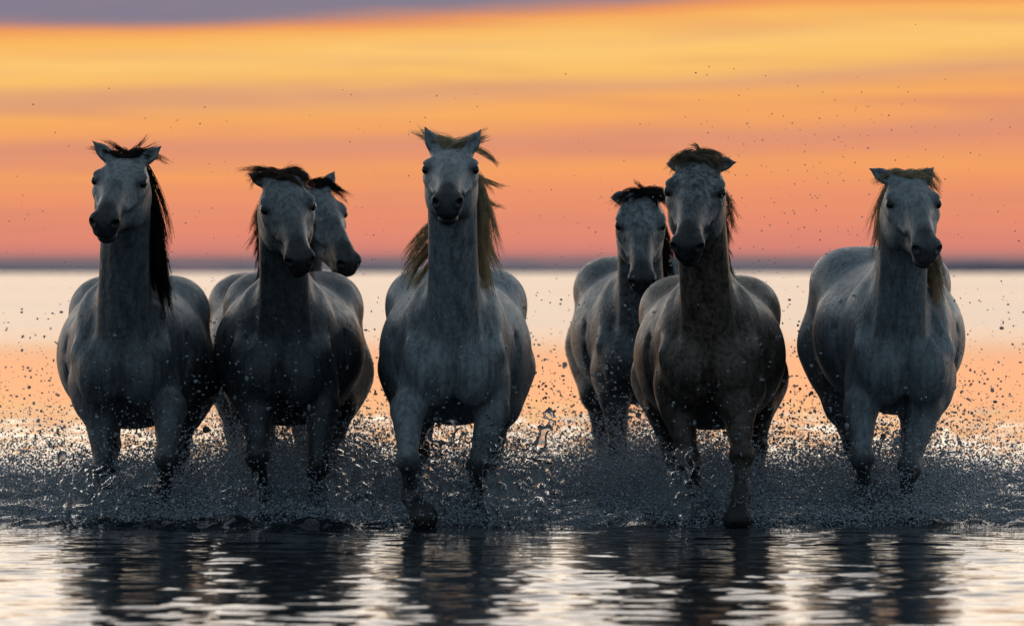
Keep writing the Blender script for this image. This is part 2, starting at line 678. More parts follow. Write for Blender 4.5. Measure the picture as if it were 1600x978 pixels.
        F.ell(base + .48 * Le * d + front * .019, (.016, .015, .30 * Le), RE, .010, True)

    # legs
    for s, key in ((-1, 'legL'), (1, 'legR')):
        pts = [np.array(p, float) for p in h[key]]       # elbow, knee, fetlock, toe
        el, kn, fe, to = pts
        F.cone(B(s * .155, .25, .60), el, .085, .072, .05)
        F.cone(el, kn, .073, .039, .035)
        F.cone(el + (kn - el) * .1 + np.array([s * .008, 0, 0]), el + (kn - el) * .5, .052, .036, .03)
        F.ell(kn, (.056, .057, .060), None, .018)
        F.ell(kn + np.array([0, -.012, .015]), (.040, .05, .03), None, .015)
        F.cone(kn, fe, .036, .030, .016)
        F.ell(fe, (.045, .047, .045), None, .02)
        co = fe + (to - fe) * .55
        F.cone(fe, co, .036, .042, .015)
        F.cone(co, to, .047, .062, .008)
    for s, pts in ((-1, h['hindL']), (1, h['hindR'])):
        st, ho, fe, to = [RB @ np.array(p, float) for p in pts]
        F.cone(B(s * .19, 1.28, .62), st, .17, .11, .07)
        F.cone(st, ho, .095, .052, .05)
        F.ell(ho, (.05, .06, .06), None, .03)
        F.cone(ho, fe, .043, .037, .025)
        F.ell(fe, (.045, .047, .045), None, .02)
        co = fe + (to - fe) * .55
        F.cone(fe, co, .036, .042, .015)
        F.cone(co, to, .047, .06, .008)

    hc = H(.25, -.05, 0)
    V, Q = F.mesh(hc - np.array([.2, .33, .33]), hc + np.array([.2, .30, .36]),
                  (.0062, .0062, .0062), (.014, .02, .014))

    # coat colours per vertex
    D = (V - Pl) / hs
    a, b, c = D @ u, D @ v, D @ w
    inhead = sstep(-.26, -.16, b) * sstep(-.1, .0, a) * sstep(.17, .12, np.abs(c)) * (a < .62)
    inhead *= sstep(0.42, 0.30, -b + 0 * a)
    body_c = np.array(h['coat'])
    face_c = np.array(h['face'])
    colr = body_c[None, :] * (1 - inhead[:, None]) + face_c[None, :] * inhead[:, None]
    dark = np.array(h.get('dark', (.022, .021, .022)))
    nn = lattice_noise(V * 14, h['seed'])
    muz = sstep(.355, .47, a + .05 * (nn - .5) - .10 * np.clip(.03 - np.abs(c), 0, 1)) * inhead
    muz = np.maximum(muz, inhead * sstep(.33, .43, a) * sstep(-.05, -.09, b))
    eye = np.exp(-(((a - .212) / .052) ** 2 + ((b + .004) / .038) ** 2)) * sstep(.06, .09, np.abs(c)) * inhead
    mk = np.maximum(muz * h.get('muzzle', .93), eye * .96)
    # thin grey streak down the face bone
    mk = np.maximum(mk, .35 * inhead * sstep(.25, .33, a) * sstep(.06, .03, np.abs(c)) * sstep(-.02, .02, b))
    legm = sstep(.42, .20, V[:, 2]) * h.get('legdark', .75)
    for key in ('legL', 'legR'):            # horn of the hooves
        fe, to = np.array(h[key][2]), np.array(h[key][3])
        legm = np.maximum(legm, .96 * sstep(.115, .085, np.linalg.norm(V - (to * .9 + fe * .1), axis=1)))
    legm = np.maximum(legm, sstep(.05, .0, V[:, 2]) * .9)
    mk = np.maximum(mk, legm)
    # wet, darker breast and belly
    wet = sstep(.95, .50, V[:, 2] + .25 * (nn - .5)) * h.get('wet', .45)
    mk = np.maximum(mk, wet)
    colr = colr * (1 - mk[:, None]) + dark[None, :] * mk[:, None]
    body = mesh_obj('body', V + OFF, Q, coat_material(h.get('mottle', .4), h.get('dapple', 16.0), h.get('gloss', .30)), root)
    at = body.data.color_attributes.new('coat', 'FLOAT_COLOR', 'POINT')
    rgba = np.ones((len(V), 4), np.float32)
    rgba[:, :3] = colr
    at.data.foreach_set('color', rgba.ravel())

    # eyes
    for s in (-1, 1):
        n, m_ = 12, 8
        vs, fs = [], []
        for i in range(m_ + 1):
            for j in range(n):
                p_, q_ = math.pi * i / m_, 2 * math.pi * j / n
                vs.append((math.sin(p_) * math.cos(q_), math.sin(p_) * math.sin(q_), math.cos(p_)))
        for i in range(m_):
            for j in range(n):
                fs.append((i * n + j, i * n + (j + 1) % n, (i + 1) * n + (j + 1) % n, (i + 1) * n + j))
        vs = np.array(vs) * np.array(hr(.026, .021, .020))
        vs = vs @ RH.T + H(.211, .001, s * .1035)
        mesh_obj('eye', vs + OFF, np.array(fs), EYE_M, root)

    hm = hair_material(h['hair'])
    # mane along the crest
    crest0 = H(.05, .03, 0)
    crest1 = nb_t + np.array([0, .05, .13])
    ctrl = []
    for (side, L, out, wind, t0, t1, nl) in h['mane']:
        for i in range(nl):
            t = t0 + (t1 - t0) * (i + rg.uniform(0, 1)) / nl
            r = crest0 * (1 - t) + crest1 * t + np.array([0, .02, -.03 * math.sin(math.pi * t)])
            r = r + rg.normal(0, .008, 3)
            l = L * rg.uniform(.65, 1.1)
            o = out * rg.uniform(.7, 1.25)
            sd = side * np.array([1.0, 0, 0])
            wv = np.array(wind) * rg.uniform(.5, 1.3)
            p1 = r + sd * .07 + np.array([0, .02, .045])
            p2 = r + sd * (.10 + o * .6) + np.array([0, .03, -.02 - l * .30]) + wv * .35
            p3 = r + sd * (.10 + o * .8) + np.array([0, .04, -l]) + wv + rg.normal(0, .02, 3)
            ctrl.append([r, p1, p2, p3])
    Vh, Fh = bezier_locks(np.repeat(np.array(ctrl), 2, 0) + rg.normal(0, .012, (2 * len(ctrl), 4, 3)), 30, .0060, rg, 10, .0013, .5)
    mesh_obj('mane', Vh + OFF, Fh, hm, root)
    # forelock: list of (count, root spread, p1, p2, p3 offsets in (right, up, back))
    ctrl = []
    for (nl, cx, spread, q1, q2, q3) in h['forelock']:
        for i in range(nl):
            r = H(rg.uniform(.03, .075), .036, cx + rg.uniform(-1, 1) * spread)
            f = rg.uniform(.75, 1.15)
            cv = lambda q, j: r + f * (q[0] * w + q[1] * np.array([0, 0, 1.0]) + q[2] * np.array([0, 1.0, 0])) + rg.normal(0, j, 3)
            ctrl.append([r, cv(q1, .006), cv(q2, .012), cv(q3, .02)])
    Vh, Fh = bezier_locks(np.array(ctrl), 34, .0060, rg, 9, .0012, .7)
    mesh_obj('forelock', Vh + OFF, Fh, hm, root)
    # tail streaming behind
    ctrl = []
    for i in range(40):
        r = B(rg.normal(0, .015), 1.55 + rg.uniform(-.06, .06), .93 + rg.uniform(-.03, .03))
        e = rg.normal(0, 1, 3) * np.array([.07, .08, .07])
        ctrl.append([r, r + np.array([0, .16, .06]), r + np.array([0, .34, -.12]) + e * .6, r + np.array([0, .48, -.5]) + e])
    Vh, Fh = bezier_locks(np.array(ctrl), 16, .012, rg, 9, .0022)
    mesh_obj('tail', Vh + OFF, Fh, hm, root)
    return root


STAND_HL = [(-.18, 1.12, .50), (-.17, 1.42, .30), (-.16, 1.30, .02), (-.16, 1.22, -.14)]
STAND_HR = [(.18, 1.06, .50), (.17, 1.30, .30), (.16, 1.12, .02), (.16, 1.03, -.14)]
BACK_HL = [(-.18, 1.20, .50), (-.17, 1.62, .34), (-.16, 1.72, .10), (-.16, 1.70, -.06)]
FWD_HR = [(.18, .98, .48), (.17, 1.14, .27), (.16, .92, .03), (.16, .82, -.13)]

HORSES = [
    dict(seed=1, Y=24.9, chest=186, beta=-1, rise=-.01, eyes=(187, 285), pitch=31, yaw=-10, roll=4, reach=-.33,
         earL=(-.085, -.02, .085), earR=(.09, .0, .07),
         legL=[(-.10, .16, .50), (-.075, .10, .24), (-.05, .16, .0), (-.05, .12, -.14)],
         legR=[(.215, .08, .50), (.215, -.12, .29), (.195, .05, .12), (.185, .13, .0)],
         hindL=STAND_HL, hindR=FWD_HR,
         coat=(.20, .222, .238), face=(0.338, 0.362, 0.375), hair=(.055, .03, .02), mottle=.24, legdark=.85, wet=.28,
         mane=[(1, .40, .055, (.02, .05, 0), .02, .85, 46)],
         forelock=[(7, -.01, .03, (.03, .02, 0), (.09, .02, .02), (.15, .0, .05)),
                   (6, -.01, .02, (-.02, .03, 0), (-.06, .035, .02), (-.10, .04, .03)),
                   (3, .0, .03, (.01, .03, 0), (.05, .04, .02), (.09, .05, .03))],
         label='horse with a long dark brown mane hanging down one side and spiky blown forelock'),
    dict(seed=2, Y=25.0, chest=437, neckx=.02, beta=-1, rise=.01, eyes=(450, 325), pitch=43, yaw=15, roll=-6, reach=-.27,
         earL=(-.09, .03, .04), earR=(.05, .09, .03),
         legL=[(-.105, .10, .50), (-.095, -.10, .29), (-.08, .08, .12), (-.08, .17, .01)],
         legR=[(.18, .14, .50), (.165, .06, .24), (.14, .10, .0), (.14, .03, -.14)],
         hindL=BACK_HL, hindR=STAND_HR,
         coat=(.098, .113, .124), face=(0.25, 0.269, 0.281), hair=(.16, .105, .065), mottle=.34, legdark=.9, wet=.35,
         mane=[(-1, .14, .0, (-.02, .06, 0), .1, .7, 20), (1, .2, .0, (0, .06, 0), .1, .7, 12)],
         forelock=[(12, -.02, .04, (.03, .035, -.02), (.09, .01, -.03), (.125, -.09, -.01)),
                   (6, -.02, .03, (-.03, .04, 0), (-.07, .04, .02), (-.115, .0, .03)),
                   (3, -.01, .03, (.0, .03, 0), (.03, .045, .02), (.08, .035, .03))],
         label='dark grey horse with a brown fringe swept over its brow and one ear stuck out'),
    dict(seed=3, Y=27.4, chest=447, beta=6, rise=.0, eyes=(506, 335), pitch=44, yaw=34, roll=-3, reach=-.34, neckx=.03,
         earL=(-.03, .02, .11), earR=(.05, .05, .09),
         legL=[(-.15, .14, .50), (-.14, .06, .25), (-.13, .12, .02), (-.13, .06, -.13)],
         legR=[(.15, .14, .50), (.14, .0, .28), (.13, .10, .08), (.13, .12, -.07)],
         hindL=STAND_HL, hindR=STAND_HR,
         coat=(0.163, 0.175, 0.194), face=(0.275, 0.294, 0.312), hair=(.03, .022, .018), mottle=.4, wet=.4,
         mane=[(-1, .2, .0, (0, .05, 0), .1, .8, 20)],
         forelock=[(14, .0, .04, (.03, .04, 0), (.08, .02, .01), (.12, -.04, .01))],
         label='horse looking aside with its head turned, mostly hidden behind the horse with the brown fringe'),
    dict(seed=4, Y=24.7, chest=709, beta=0, rise=.03, eyes=(704, 266), pitch=24, yaw=-2, roll=0, reach=-.36,
         earL=(-.055, .0, .115), earR=(.062, .0, .10),
         legL=[(-.20, .06, .50), (-.195, -.24, .29), (-.182, -.16, .13), (-.125, -.31, .045)],
         legR=[(.165, .14, .49), (.105, .05, .26), (.085, .10, .02), (.085, .04, -.13)],
         hindL=STAND_HL, hindR=BACK_HL and [(.18, 1.20, .50), (.17, 1.60, .34), (.16, 1.70, .10), (.16, 1.68, -.06)],
         coat=(.36, .40, .43), face=(0.413, 0.45, 0.475), hair=(.78, .66, .46), mottle=.20, legdark=.85, wet=.22,
         mane=[(1, .34, .045, (.02, .05, 0), .05, .85, 36), (-1, .20, .07, (-.03, .05, .0), .45, .85, 8),
               (1, .08, .09, (.03, .05, .03), .0, .4, 5)],
         forelock=[(10, .0, .035, (.03, .045, 0), (.08, .025, .02), (.13, .035, .04)),
                   (10, .0, .035, (-.03, .045, 0), (-.07, .03, .02), (-.12, .055, .04))],
         label='pale grey horse with blond mane flying on both sides, ears up, facing straight ahead'),
    dict(seed=5, Y=27.4, chest=1004, beta=0, rise=.09, eyes=(1001, 352), pitch=54, yaw=1, roll=0, reach=-.26,
         earL=(-.08, .06, .0), earR=(.09, .06, .03),
         legL=[(-.13, .14, .50), (-.115, .08, .25), (-.10, .12, .0), (-.10, .06, -.14)],
         legR=[(.15, .14, .50), (.13, .02, .27), (.12, .10, .06), (.12, .12, -.08)],
         hindL=STAND_HL, hindR=STAND_HR,
         coat=(0.188, 0.213, 0.231), face=(0.3, 0.331, 0.356), hair=(.02, .017, .016), mottle=.5, dapple=22, wet=.5, legdark=.8,
         mane=[(1, .24, .03, (.02, .05, 0), .05, .6, 22)],
         forelock=[(9, .0, .045, (.03, .02, -.02), (.07, .0, -.03), (.105, -.05, -.01)),
                   (9, .0, .045, (-.03, .02, -.02), (-.07, .0, -.03), (-.11, -.075, -.01)),
                   (4, .0, .03, (.03, .02, 0), (.08, .02, .02), (.13, .02, .04)),
                   (1, .03, .01, (-.02, .02, 0), (-.03, .035, 0), (-.06, .06, 0))],
         label='horse with a wet black forelock and lowered face, following behind the brown-grey horse'),
    dict(seed=6, Y=24.75, chest=1109, beta=-2, rise=-.01, eyes=(1086, 300), head=1.09, pitch=40, yaw=-9, roll=2, reach=-.30,
         earL=(-.07, .06, .0), earR=(.095, .0, .01),
         legL=[(-.13, .16, .50), (-.085, .06, .27), (-.045, .06, .09), (-.03, .0, .02)],
         legR=[(.125, .04, .50), (.130, -.22, .31), (.125, -.27, .135), (.105, -.33, .035)],
         hindL=STAND_HL, hindR=[(.18, 1.10, .50), (.21, 1.35, .30), (.21, 1.2, .02), (.21, 1.1, -.14)],
         coat=(.20, .142, .105), face=(0.312, 0.325, 0.338), hair=(.42, .34, .24), mottle=.65, dapple=20, wet=.5, legdark=.7,
         mane=[(1, .16, .0, (.015, .06, 0), .15, .9, 22)],
         forelock=[(9, .0, .03, (.03, .04, -.02), (.07, .03, -.02), (.115, -.035, -.01)),
                   (9, .0, .03, (-.03, .04, -.02), (-.07, .03, -.02), (-.115, -.045, -.01)),
                   (3, .02, .03, (.01, .035, 0), (.05, .03, .0), (.10, .0, .02)),
                   (3, -.02, .03, (-.01, .035, 0), (-.03, .03, .0), (-.08, .0, .02))],
         label='dappled brown-grey horse with pale face, lifting one foreleg with its hoof clear of the water'),
    dict(seed=7, Y=24.9, chest=1417, beta=2.5, rise=.13, eyes=(1427, 319), pitch=35, yaw=9, roll=0, reach=-.30, neckx=-.02,
         earL=(-.105, .0, .055), earR=(.055, .03, .06),
         legL=[(-.195, .10, .50), (-.20, -.06, .29), (-.175, .10, .09), (-.165, .13, -.05)],
         legR=[(.085, .14, .50), (.015, .04, .24), (-.015, .10, .0), (-.015, .03, -.14)],
         hindL=[(-.15, 1.06, .50), (-.09, 1.30, .30), (-.06, 1.12, .02), (-.06, 1.03, -.14)], hindR=STAND_HR,
         coat=(.27, .315, .345), face=(0.312, 0.35, 0.375), hair=(.72, .60, .43), mottle=.18, wet=.22, legdark=.8, muzzle=.8,
         dark=(.06, .052, .049),
         mane=[(1, .42, .06, (.03, .05, 0), .25, .9, 34), (-1, .30, .02, (.0, .0, 0), .0, .12, 8)],
         forelock=[(10, .0, .035, (.03, .03, 0), (.08, .01, .01), (.125, -.06, .01)),
                   (10, .0, .035, (-.03, .03, 0), (-.07, .0, .01), (-.12, -.02, .02))],
         label='blue-grey horse with sandy mane and rump swung aside, running apart from the others'),
]
for h in HORSES:
    build_horse(h)

# ------------------------------------------------------------------ water
def churn_mask(X, Y):
    front = 24.25 + 0 * Y + .22 * np.sin(X * 1.7 + .6) + .12 * np.sin(X * 4.1 + 2) + .06 * np.sin(X * 9.3) + .35 * sstep(1.0, 2.4, X)
    return sstep(front, front + .3, Y) * (.40 + .60 * sstep(32.0, 28.0, Y)) * sstep(54.0, 44.0, Y)


def water_material():
    m, nt, b = new_mat('lagoon_water')
    b.inputs['Base Color'].default_value = (.012, .017, .022, 1)
    b.inputs['IOR'].default_value = 1.333
    geo = nd(nt, 'ShaderNodeNewGeometry')
    sep = nd(nt, 'ShaderNodeSeparateXYZ')
    nt.links.new(geo.outputs['Position'], sep.inputs[0])
    # ripples finer than the mesh, stretched along the shore
    mp = nd(nt, 'ShaderNodeMapping')
    mp.inputs['Scale'].default_value = (1.0, 1.6, 1.0)
    nt.links.new(geo.outputs['Position'], mp.inputs['Vector'])
    n1 = nd(nt, 'ShaderNodeTexNoise')
    n1.inputs['Scale'].default_value = 5.0
    n1.inputs['Detail'].default_value = 4.0
    nt.links.new(mp.outputs[0], n1.inputs['Vector'])
    # wind lanes: calmer and rougher stretches of the lagoon
    mp2 = nd(nt, 'ShaderNodeMapping')
    mp2.inputs['Scale'].default_value = (.01, .02, 1.0)
    nt.links.new(geo.outputs['Position'], mp2.inputs['Vector'])
    n2 = nd(nt, 'ShaderNodeTexNoise')
    n2.inputs['Scale'].default_value = 1.0
    nt.links.new(mp2.outputs[0], n2.inputs['Vector'])
    far = nd(nt, 'ShaderNodeMapRange', interpolation_type='SMOOTHSTEP')
    far.inputs['From Min'].default_value = 58.0
    far.inputs['From Max'].default_value = 120.0
    far.inputs['To Min'].default_value = .06
    far.inputs['To Max'].default_value = .19
    nt.links.new(sep.outputs[1], far.inputs['Value'])
    nt.links.new(math_node(nt, 'MULTIPLY', far.outputs[0], math_node(nt, 'ADD', n2.outputs[0], .5)), b.inputs['Roughness'])
    bp = nd(nt, 'ShaderNodeBump')
    calm = nd(nt, 'ShaderNodeMapRange', interpolation_type='SMOOTHSTEP')
    calm.inputs['From Min'].default_value = 38.0
    calm.inputs['From Max'].default_value = 54.0
    calm.inputs['To Min'].default_value = .25
    calm.inputs['To Max'].default_value = .03
    nt.links.new(sep.outputs[1], calm.inputs['Value'])
    nt.links.new(calm.outputs[0], bp.inputs['Strength'])
    bp.inputs['Distance'].default_value = .01
    nt.links.new(n1.outputs[0], bp.inputs['Height'])
    nt.links.new(bp.outputs[0], b.inputs['Normal'])
    return m


def build_water():
    rg = np.random.default_rng(5)
    xs = list(np.arange(-3.0, 3.0001, .026))
    st = .03
    while xs[-1] < 20000:
        xs.append(xs[-1] + st)
        st *= 1.22
    xs = np.array(sorted(set([-x for x in xs] + xs)))
    xs = np.concatenate([-np.array([x for x in xs if x > 3.0])[::-1], np.arange(-3.0, 3.0001, .026), np.array([x for x in xs if x > 3.0])])
    ys = [-400, -100, -30, 0, 8, 13]
    y = 15.5
    while y < 24:
        ys.append(y)
        y += .021
    while y < 31:
        ys.append(y)
        y += .026
    st = .03
    while y < 30000:
        ys.append(y)
        y += st
        st *= 1.035
    ys = np.array(ys)
    X, Yg = np.meshgrid(xs, ys, indexing='ij')
    Z = np.zeros_like(X)
    fade = sstep(60, 40, Yg) * sstep(13, 15.6, Yg) * sstep(9, 4, np.abs(X))
    # rippled lagoon: many small wave trains
    for i in range(44):
        lam = .085 * (.62 / .085) ** (i / 43.0) * rg.uniform(.9, 1.1)
        an = rg.normal(math.pi / 2, .55)
        kx, ky = math.cos(an) * 2 * math.pi / lam, math.sin(an) * 2 * math.pi / lam
        slope = .0135 if lam < .4 else .010
        amp = slope * lam / (2 * math.pi)
        Z += amp * np.sin(kx * X + ky * Yg + rg.uniform(0, 6.28))
    pat = lattice_noise(np.stack([X.ravel() * .9, Yg.ravel() * .5, 0 * X.ravel()], 1), 3).reshape(X.shape)
    Z *= fade * (.55 + .9 * pat)
    cm = churn_mask(X, Yg) * sstep(9, 4, np.abs(X))
    pts = np.stack([X.ravel(), Yg.ravel(), 0 * X.ravel()], 1)
    sel = cm.ravel() > 0
    n = np.zeros(X.size)
    q = pts[sel]
    n[sel] = (.5 * lattice_noise(q * 5, 1) + .32 * lattice_noise(q * 11, 2) + .24 * lattice_noise(q * 23, 4)) - .35
    Z += cm * n.reshape(X.shape) * .11
    nx, ny = X.shape
    idx = np.arange(nx * ny).reshape(nx, ny)
    Q = np.stack([idx[:-1, :-1], idx[1:, :-1], idx[1:, 1:], idx[:-1, 1:]], -1).reshape(-1, 4)
    V = np.stack([X.ravel(), Yg.ravel(), Z.ravel()], 1)
    o = mesh_obj('water', V, Q, water_material())
    tag(o, 'shallow lagoon water, rippled in front and churned up under the horses', 'water', kind='structure')


build_water()

# lake bed below the water, and a low far shore on the horizon
def flat(name, mat, x0, x1, y0, y1, z):
    o = mesh_obj(name, np.array([(x0, y0, z), (x1, y0, z), (x1, y1, z), (x0, y1, z)]), np.array([[0, 1, 2, 3]]), mat, smooth=False)
    return o


mud, _nt, _b = new_mat('mud')
_n = nd(_nt, 'ShaderNodeTexNoise')
_n.inputs['Scale'].default_value = 3.0
_nt.links.new(ramp_node(_nt, _n.outputs[0], [(.3, (.05, .042, .032, 1)), (.7, (.10, .085, .06, 1))]), _b.inputs['Base Color'])
tag(flat('ground', mud, -20000, 20000, -400, 30000, -.21), 'muddy lagoon bed under the water', 'ground', kind='structure')


def build_shore():
    m, nt, b = new_mat('far_shore')
    tcn = nd(nt, 'ShaderNodeTexCoord')
    n1 = nd(nt, 'ShaderNodeTexNoise')
    n1.inputs['Scale'].default_value = .02
    nt.links.new(tcn.outputs['Object'], n1.inputs['Vector'])
    nt.links.new(ramp_node(nt, n1.outputs[0], [(.3, (.30, .27, .33, 1)), (.7, (.42, .37, .42, 1))]), b.inputs['Base Color'])  # distance haze is put into the shore's mauve-grey base colour
    b.inputs['Roughness'].default_value = 1.0
    n = 500
    xs = np.linspace(-1500, 1500, n)
    Yb = 4000.0
    hgt = 1.6 + 1.6 * lattice_noise(np.stack([xs / 55, 0 * xs, 0 * xs], 1), 8) + 1.2 * lattice_noise(np.stack([xs / 14, 0 * xs, 0 * xs], 1), 9)
    hgt += 4.5 * sstep(270, 320, xs) * sstep(520, 420, xs)
    rows = [(Yb, -.5), (Yb + 6, .75), (Yb + 25, 1.0), (Yb + 90, .8), (Yb + 200, -.3)]
    V = np.concatenate([np.stack([xs, np.full(n, y), hgt * k], 1) for y, k in rows])
    Q = []
    for r in range(len(rows) - 1):
        a = np.arange(n - 1) + r * n
        Q.append(np.stack([a, a + 1, a + 1 + n, a + n], 1))
    o = mesh_obj('far_shore', V, np.concatenate(Q), m)
    tag(o, 'low haze-tinted strip of far shore along the horizon', 'shore', kind='structure')


build_shore()

# ------------------------------------------------------------------ spray
def drop_material(name, col, trans, rough):
    m, nt, b = new_mat(name)
    b.inputs['Base Color'].default_value = col
    b.inputs['Roughness'].default_value = rough
    b.inputs['IOR'].default_value = 1.333
    b.inputs['Transmission Weight'].default_value = trans
    if trans == 0.0:
        tr = nd(nt, 'ShaderNodeBsdfTranslucent')
        tr.inputs['Color'].default_value = col
        mx = nd(nt, 'ShaderNodeMixShader')
        mx.inputs[0].default_value = .16
        nt.links.new(b.outputs[0], mx.inputs[1])
        nt.links.new(tr.outputs[0], mx.inputs[2])
        nt.links.new(mx.outputs[0], nt.nodes['Material Output'].inputs['Surface'])
    return m


TET_V = np.array([(1, 1, 1), (-1, -1, 1), (-1, 1, -1), (1, -1, -1)], float) * .8
TET_F = np.array([(0, 2, 1), (0, 1, 3), (0, 3, 2), (1, 2, 3)])      # a fleck of mist is under a pixel wide


def ico():
    t = (1 + 5 ** .5) / 2
    v = np.array([(-1, t, 0), (1, t, 0), (-1, -t, 0), (1, -t, 0), (0, -1, t), (0, 1, t), (0, -1, -t), (0, 1, -t), (t, 0, -1), (t, 0, 1), (-t, 0, -1), (-t, 0, 1)], float)
    v /= np.linalg.norm(v[0])
    f = np.array([(0, 11, 5), (0, 5, 1), (0, 1, 7), (0, 7, 10), (0, 10, 11), (1, 5, 9), (5, 11, 4), (11, 10, 2), (10, 7, 6), (7, 1, 8), (3, 9, 4), (3, 4, 2), (3, 2, 6), (3, 6, 8), (3, 8, 9), (4, 9, 5), (2, 4, 11), (6, 2, 10), (8, 6, 7), (9, 8, 1)])
    return v, f


ICO_V, ICO_F = ico()


def drops_mesh(P, r, tv, tf, rg, squash=.5):
    n = len(P)
    s = np.clip(1 + rg.normal(0, squash, (n, 3)) * .5, .45, 2.0)
    V = P[:, None, :] + tv[None] * (r[:, None] * s)[:, None, :]
    F = tf[None] + (np.arange(n) * len(tv))[:, None, None]
    return V.reshape(-1, 3), F.reshape(-1, 3)


SRC = []
for h in HORSES:
    _x = px2x(h['chest'], h['Y'])
    for key, dy in (('legL', 0), ('legR', 0), ('hindL', .2), ('hindR', .2)):
        SRC.append((_x + h[key][2][0], h['Y'] + h[key][2][1] + dy))
SRC = np.array(SRC)
SRC_LOW = [h[key][3][2] < .03 for h in HORSES for key in ('legL', 'legR', 'hindL', 'hindR')]


def spray_points(n, rg, sigma, zmax, ymin, ymax, hoof, flat=0.0):
    """positions of flung drops: plumes at the hooves plus a general veil"""
    k = rg.integers(0, len(SRC), n)
    wide = rg.random(n) > hoof
    X = np.where(wide, rg.uniform(-3.0, 3.0, n), SRC[k, 0] + rg.normal(0, .20, n))
    Yv = np.where(wide, rg.uniform(ymin, ymax, n), np.clip(SRC[k, 1] + rg.normal(.1, .35, n), ymin, ymax + 1.5))
    Zv = np.abs(rg.normal(0, 1, n)) * sigma + flat * rg.random(n)
    Yv = np.maximum(Yv, 24.30 + .15 * Zv + .22 * np.sin(X * 1.7 + .6) * .5 + .35 * sstep(1.0, 2.4, X))
    nz = lattice_noise(np.stack([X * 2.6, Yv * 1.1, Zv * 2.6], 1), 21) * .55 + lattice_noise(np.stack([X * 9, Yv * 3, Zv * 9], 1), 22) * .45
    clump = sstep(.36, .66, nz)
    keep = (Zv < zmax) & (rg.random(n) < clump + .15 + .5 * sstep(.25, .05, Zv))
    return np.stack([X, Yv, Zv], 1)[keep]


def hoof_jets(rg, per, drops):
    """strings of drops along the arcs in which each hoof throws the water"""
    out = []
    for (x, y), low in zip(SRC, SRC_LOW):
        if not low:             # a lifted hoof throws up nothing
            continue
        n = per
        az = rg.uniform(0, 2 * math.pi, n)
        tilt = rg.beta(2.0, 2.6, n) * 1.25 + .12            # from upright
        L = rg.gamma(3.2, .095, n)
        fan = np.floor(rg.uniform(0, 5, n)) * 1.257 + rg.normal(0, .22, n)      # water leaves in a few fans
        az = np.where(rg.random(n) < .7, fan + rg.uniform(0, 6.28), az)
        d = np.stack([np.sin(tilt) * np.cos(az), .8 * np.sin(tilt) * np.sin(az), np.cos(tilt)], 1)
        t = rg.random((n, drops)) ** .8
        p = np.array([x, y, .0]) + np.stack([rg.normal(0, .05, n), rg.normal(0, .05, n), np.zeros(n)], 1)
        P = p[:, None, :] + d[:, None, :] * (L[:, None] * t)[:, :, None]
        P[:, :, 2] -= .35 * (L[:, None] * t * np.sin(tilt)[:, None]) ** 2 / .4
        P += rg.normal(0, 1, P.shape) * (.003 + .016 * t[:, :, None])
        out.append(P.reshape(-1, 3))
    P = np.concatenate(out)
    return P[P[:, 2] > -.01]


def outside_trunks(P):
    bad = np.zeros(len(P), bool)
    for h in HORSES:
        X0 = px2x(h['chest'], h['Y'])
        q = P - np.array([X0, h['Y'], 0])
        bad |= ((q[:, 0] / .33) ** 2 + ((q[:, 1] - .80) / .80) ** 2 + ((q[:, 2] - .75) / .34) ** 2) < 1
    return P[~bad]


def build_spray():
    rg = np.random.default_rng(77)
    mist = drop_material('spray_mist', (.64, .70, .78, 1), 0.0, .5)
    dropm = drop_material('water_drop', (.50, .54, .58, 1), .35, .12)
    P = np.concatenate([
        spray_points(250000, rg, .12, .80, 25.2, 29.0, .50, .13),      # behind the leading legs
        spray_points(60000, rg, .055, .30, 24.38, 25.2, .30),     # low in front of them
        spray_points(26000, rg, .20, .70, 24.30, 25.0, .75)])
    P = np.concatenate([P, hoof_jets(rg, 150, 34)])
    P = outside_trunks(P)
    r = .0018 + .0030 * rg.random(len(P)) ** 2
    V, F = drops_mesh(P, r, TET_V, TET_F, rg)
    tag(mesh_obj('spray', V, F, mist), 'fine veil of spray low over the churned water', 'spray', kind='stuff')
    P2 = np.concatenate([
        spray_points(19000, rg, .36, 1.0, 25.0, 28.5, .45),
        spray_points(6000, rg, .55, 1.5, 24.6, 28.0, .3),
        spray_points(10000, rg, .42, .90, 24.15, 24.60, .70),
        hoof_jets(rg, 34, 11)])
    n = 380
    hi = np.stack([np.where(rg.random(n) < .6, rg.normal(1.25, .45, n), rg.uniform(-2.4, 2.4, n)), rg.uniform(24.2, 27, n), rg.uniform(.85, 1.85, n) + rg.exponential(.08, n)], 1)
    P2 = outside_trunks(np.concatenate([P2, hi]))
    m = len(P2)
    r = .0022 + .0052 * rg.random(m) ** 2.2 + .008 * (rg.random(m) < .03) * rg.random(m)
    r = np.where(P2[:, 2] > 1.0, np.minimum(r, .0034), r)
    V, F = drops_mesh(P2, r, ICO_V, ICO_F, rg)
    tag(mesh_obj('water_drops', V, F, dropm), 'scattered drops of water flung up around the horses', 'water drops', kind='stuff')
    print('spray', len(P), m)


build_spray()


# sheets of water thrown up by the hooves
def splash_material():
    m, nt, b = new_mat('splash_water')
    b.inputs['Base Color'].default_value = (.86, .90, .94, 1)
    b.inputs['Roughness'].default_value = .10
    b.inputs['IOR'].default_value = 1.333
    b.inputs['Transmission Weight'].default_value = .92
    return m


SPLASH_M = splash_material()


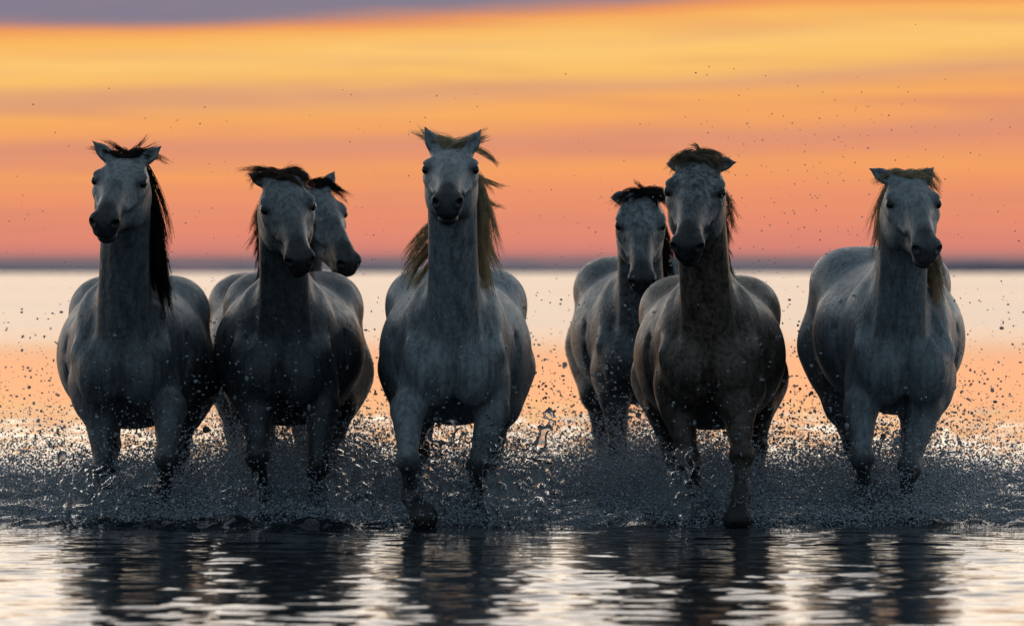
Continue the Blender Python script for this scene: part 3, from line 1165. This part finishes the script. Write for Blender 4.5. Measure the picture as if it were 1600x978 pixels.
def build_splash(px, Y, W, Hh, lean, seed, label):
    X0 = px2x(px, Y)
    hstep = .0062
    X = np.arange(-W * .75, W * .75, hstep)
    Yg = np.arange(-.16, .16, .0075)
    Z = np.arange(-.03, Hh * 1.15, hstep)
    gx, gz = np.meshgrid(X, Z, indexing='ij')
    f = np.stack([gx.ravel(), gz.ravel(), 0 * gx.ravel()], 1)

    wv = np.stack([lattice_noise(f * 13 + 3.1, seed + 40), lattice_noise(f * 13 + 7.7, seed + 41), 0 * gx.ravel()], 1) - np.array([.5, .5, 0])

    def N(sc_, sd):
        an = .6 + sd * 1.1
        q = f + wv * .075
        q = np.stack([q[:, 0] * math.cos(an) - q[:, 1] * math.sin(an), q[:, 0] * math.sin(an) + q[:, 1] * math.cos(an), q[:, 2]], 1)
        return lattice_noise(q * sc_ + sd * 3.3, seed * 17 + sd).reshape(gx.shape)
    yc = lean * gz + .05 * (N(7, 1) - .5) + .03 * (N(16, 2) - .5) + .9 * (gx / W) ** 2 * .12 + .012 * (N(48, 6) - .5)
    w = W * (.36 + .14 * sstep(0, Hh, gz) + .10 * (N(5, 3) - .5))
    ragged = Hh * (.40 + .65 * (lattice_noise(np.stack([gx.ravel() * 6, 0 * gx.ravel(), 0 * gx.ravel()], 1), seed).reshape(gx.shape)))
    edge = np.minimum((w - np.abs(gx)) / .05, (ragged - gz) / .06)
    ridge = 1 - np.abs(2 * N(24, 4) - 1) * 3.0
    ridge = np.maximum(ridge, 1 - np.abs(2 * N(46, 5) - 1) * 3.6)
    solid = sstep(.62, .25, gz / np.maximum(ragged, .05)) * .009
    T = solid * (.4 + .9 * N(42, 7)) + .0070 * np.clip(ridge, -.8, 1) - .0012
    T = np.where(edge < 0, -.01, T * np.clip(edge + .35, 0, 1) - .004 * (edge < .1))
    Fv = (np.abs(Yg[None, :, None] - yc[:, None, :]) - T[:, None, :]).astype(np.float32)
    Fv[0], Fv[-1], Fv[:, 0], Fv[:, -1], Fv[:, :, 0], Fv[:, :, -1] = .02, .02, .02, .02, .02, .02
    V, Q = surface_nets(Fv, [X.astype(np.float32), Yg.astype(np.float32), Z.astype(np.float32)])
    o = mesh_obj('water_splash', V, Q, SPLASH_M)
    o.location = (X0, Y, 0)
    tag(o, label, 'splash', 'sheets of water kicked up by the hooves')


for a in (
    (150, 24.62, .40, .50, .10, 1, 'broad splash beside the outer foreleg of the horse with the long dark mane'),
    (215, 24.75, .26, .40, .05, 2, 'splash between the forelegs of the horse with the long dark mane'),
    (365, 24.7, .32, .32, .1, 3, 'low splash beside the forelegs of the horse with the brown fringe'),
    (548, 24.75, .28, .46, .12, 4, 'stringy splash on the far side of the horse with the brown fringe'),
    (702, 24.66, .28, .46, .06, 5, 'splash between the forelegs of the pale horse with blond mane'),
    (806, 24.6, .36, .52, .12, 6, 'tall splash beside the straight foreleg of the pale horse with blond mane'),
    (1075, 24.6, .22, .38, .0, 7, 'webbed splash around the lower foreleg of the dappled brown-grey horse'),
    (1118, 24.75, .22, .34, .08, 8, 'splash between the forelegs of the dappled brown-grey horse'),
    (1372, 24.9, .28, .30, .05, 9, 'splash between the forelegs of the blue-grey horse'),
):
    build_splash(*a)
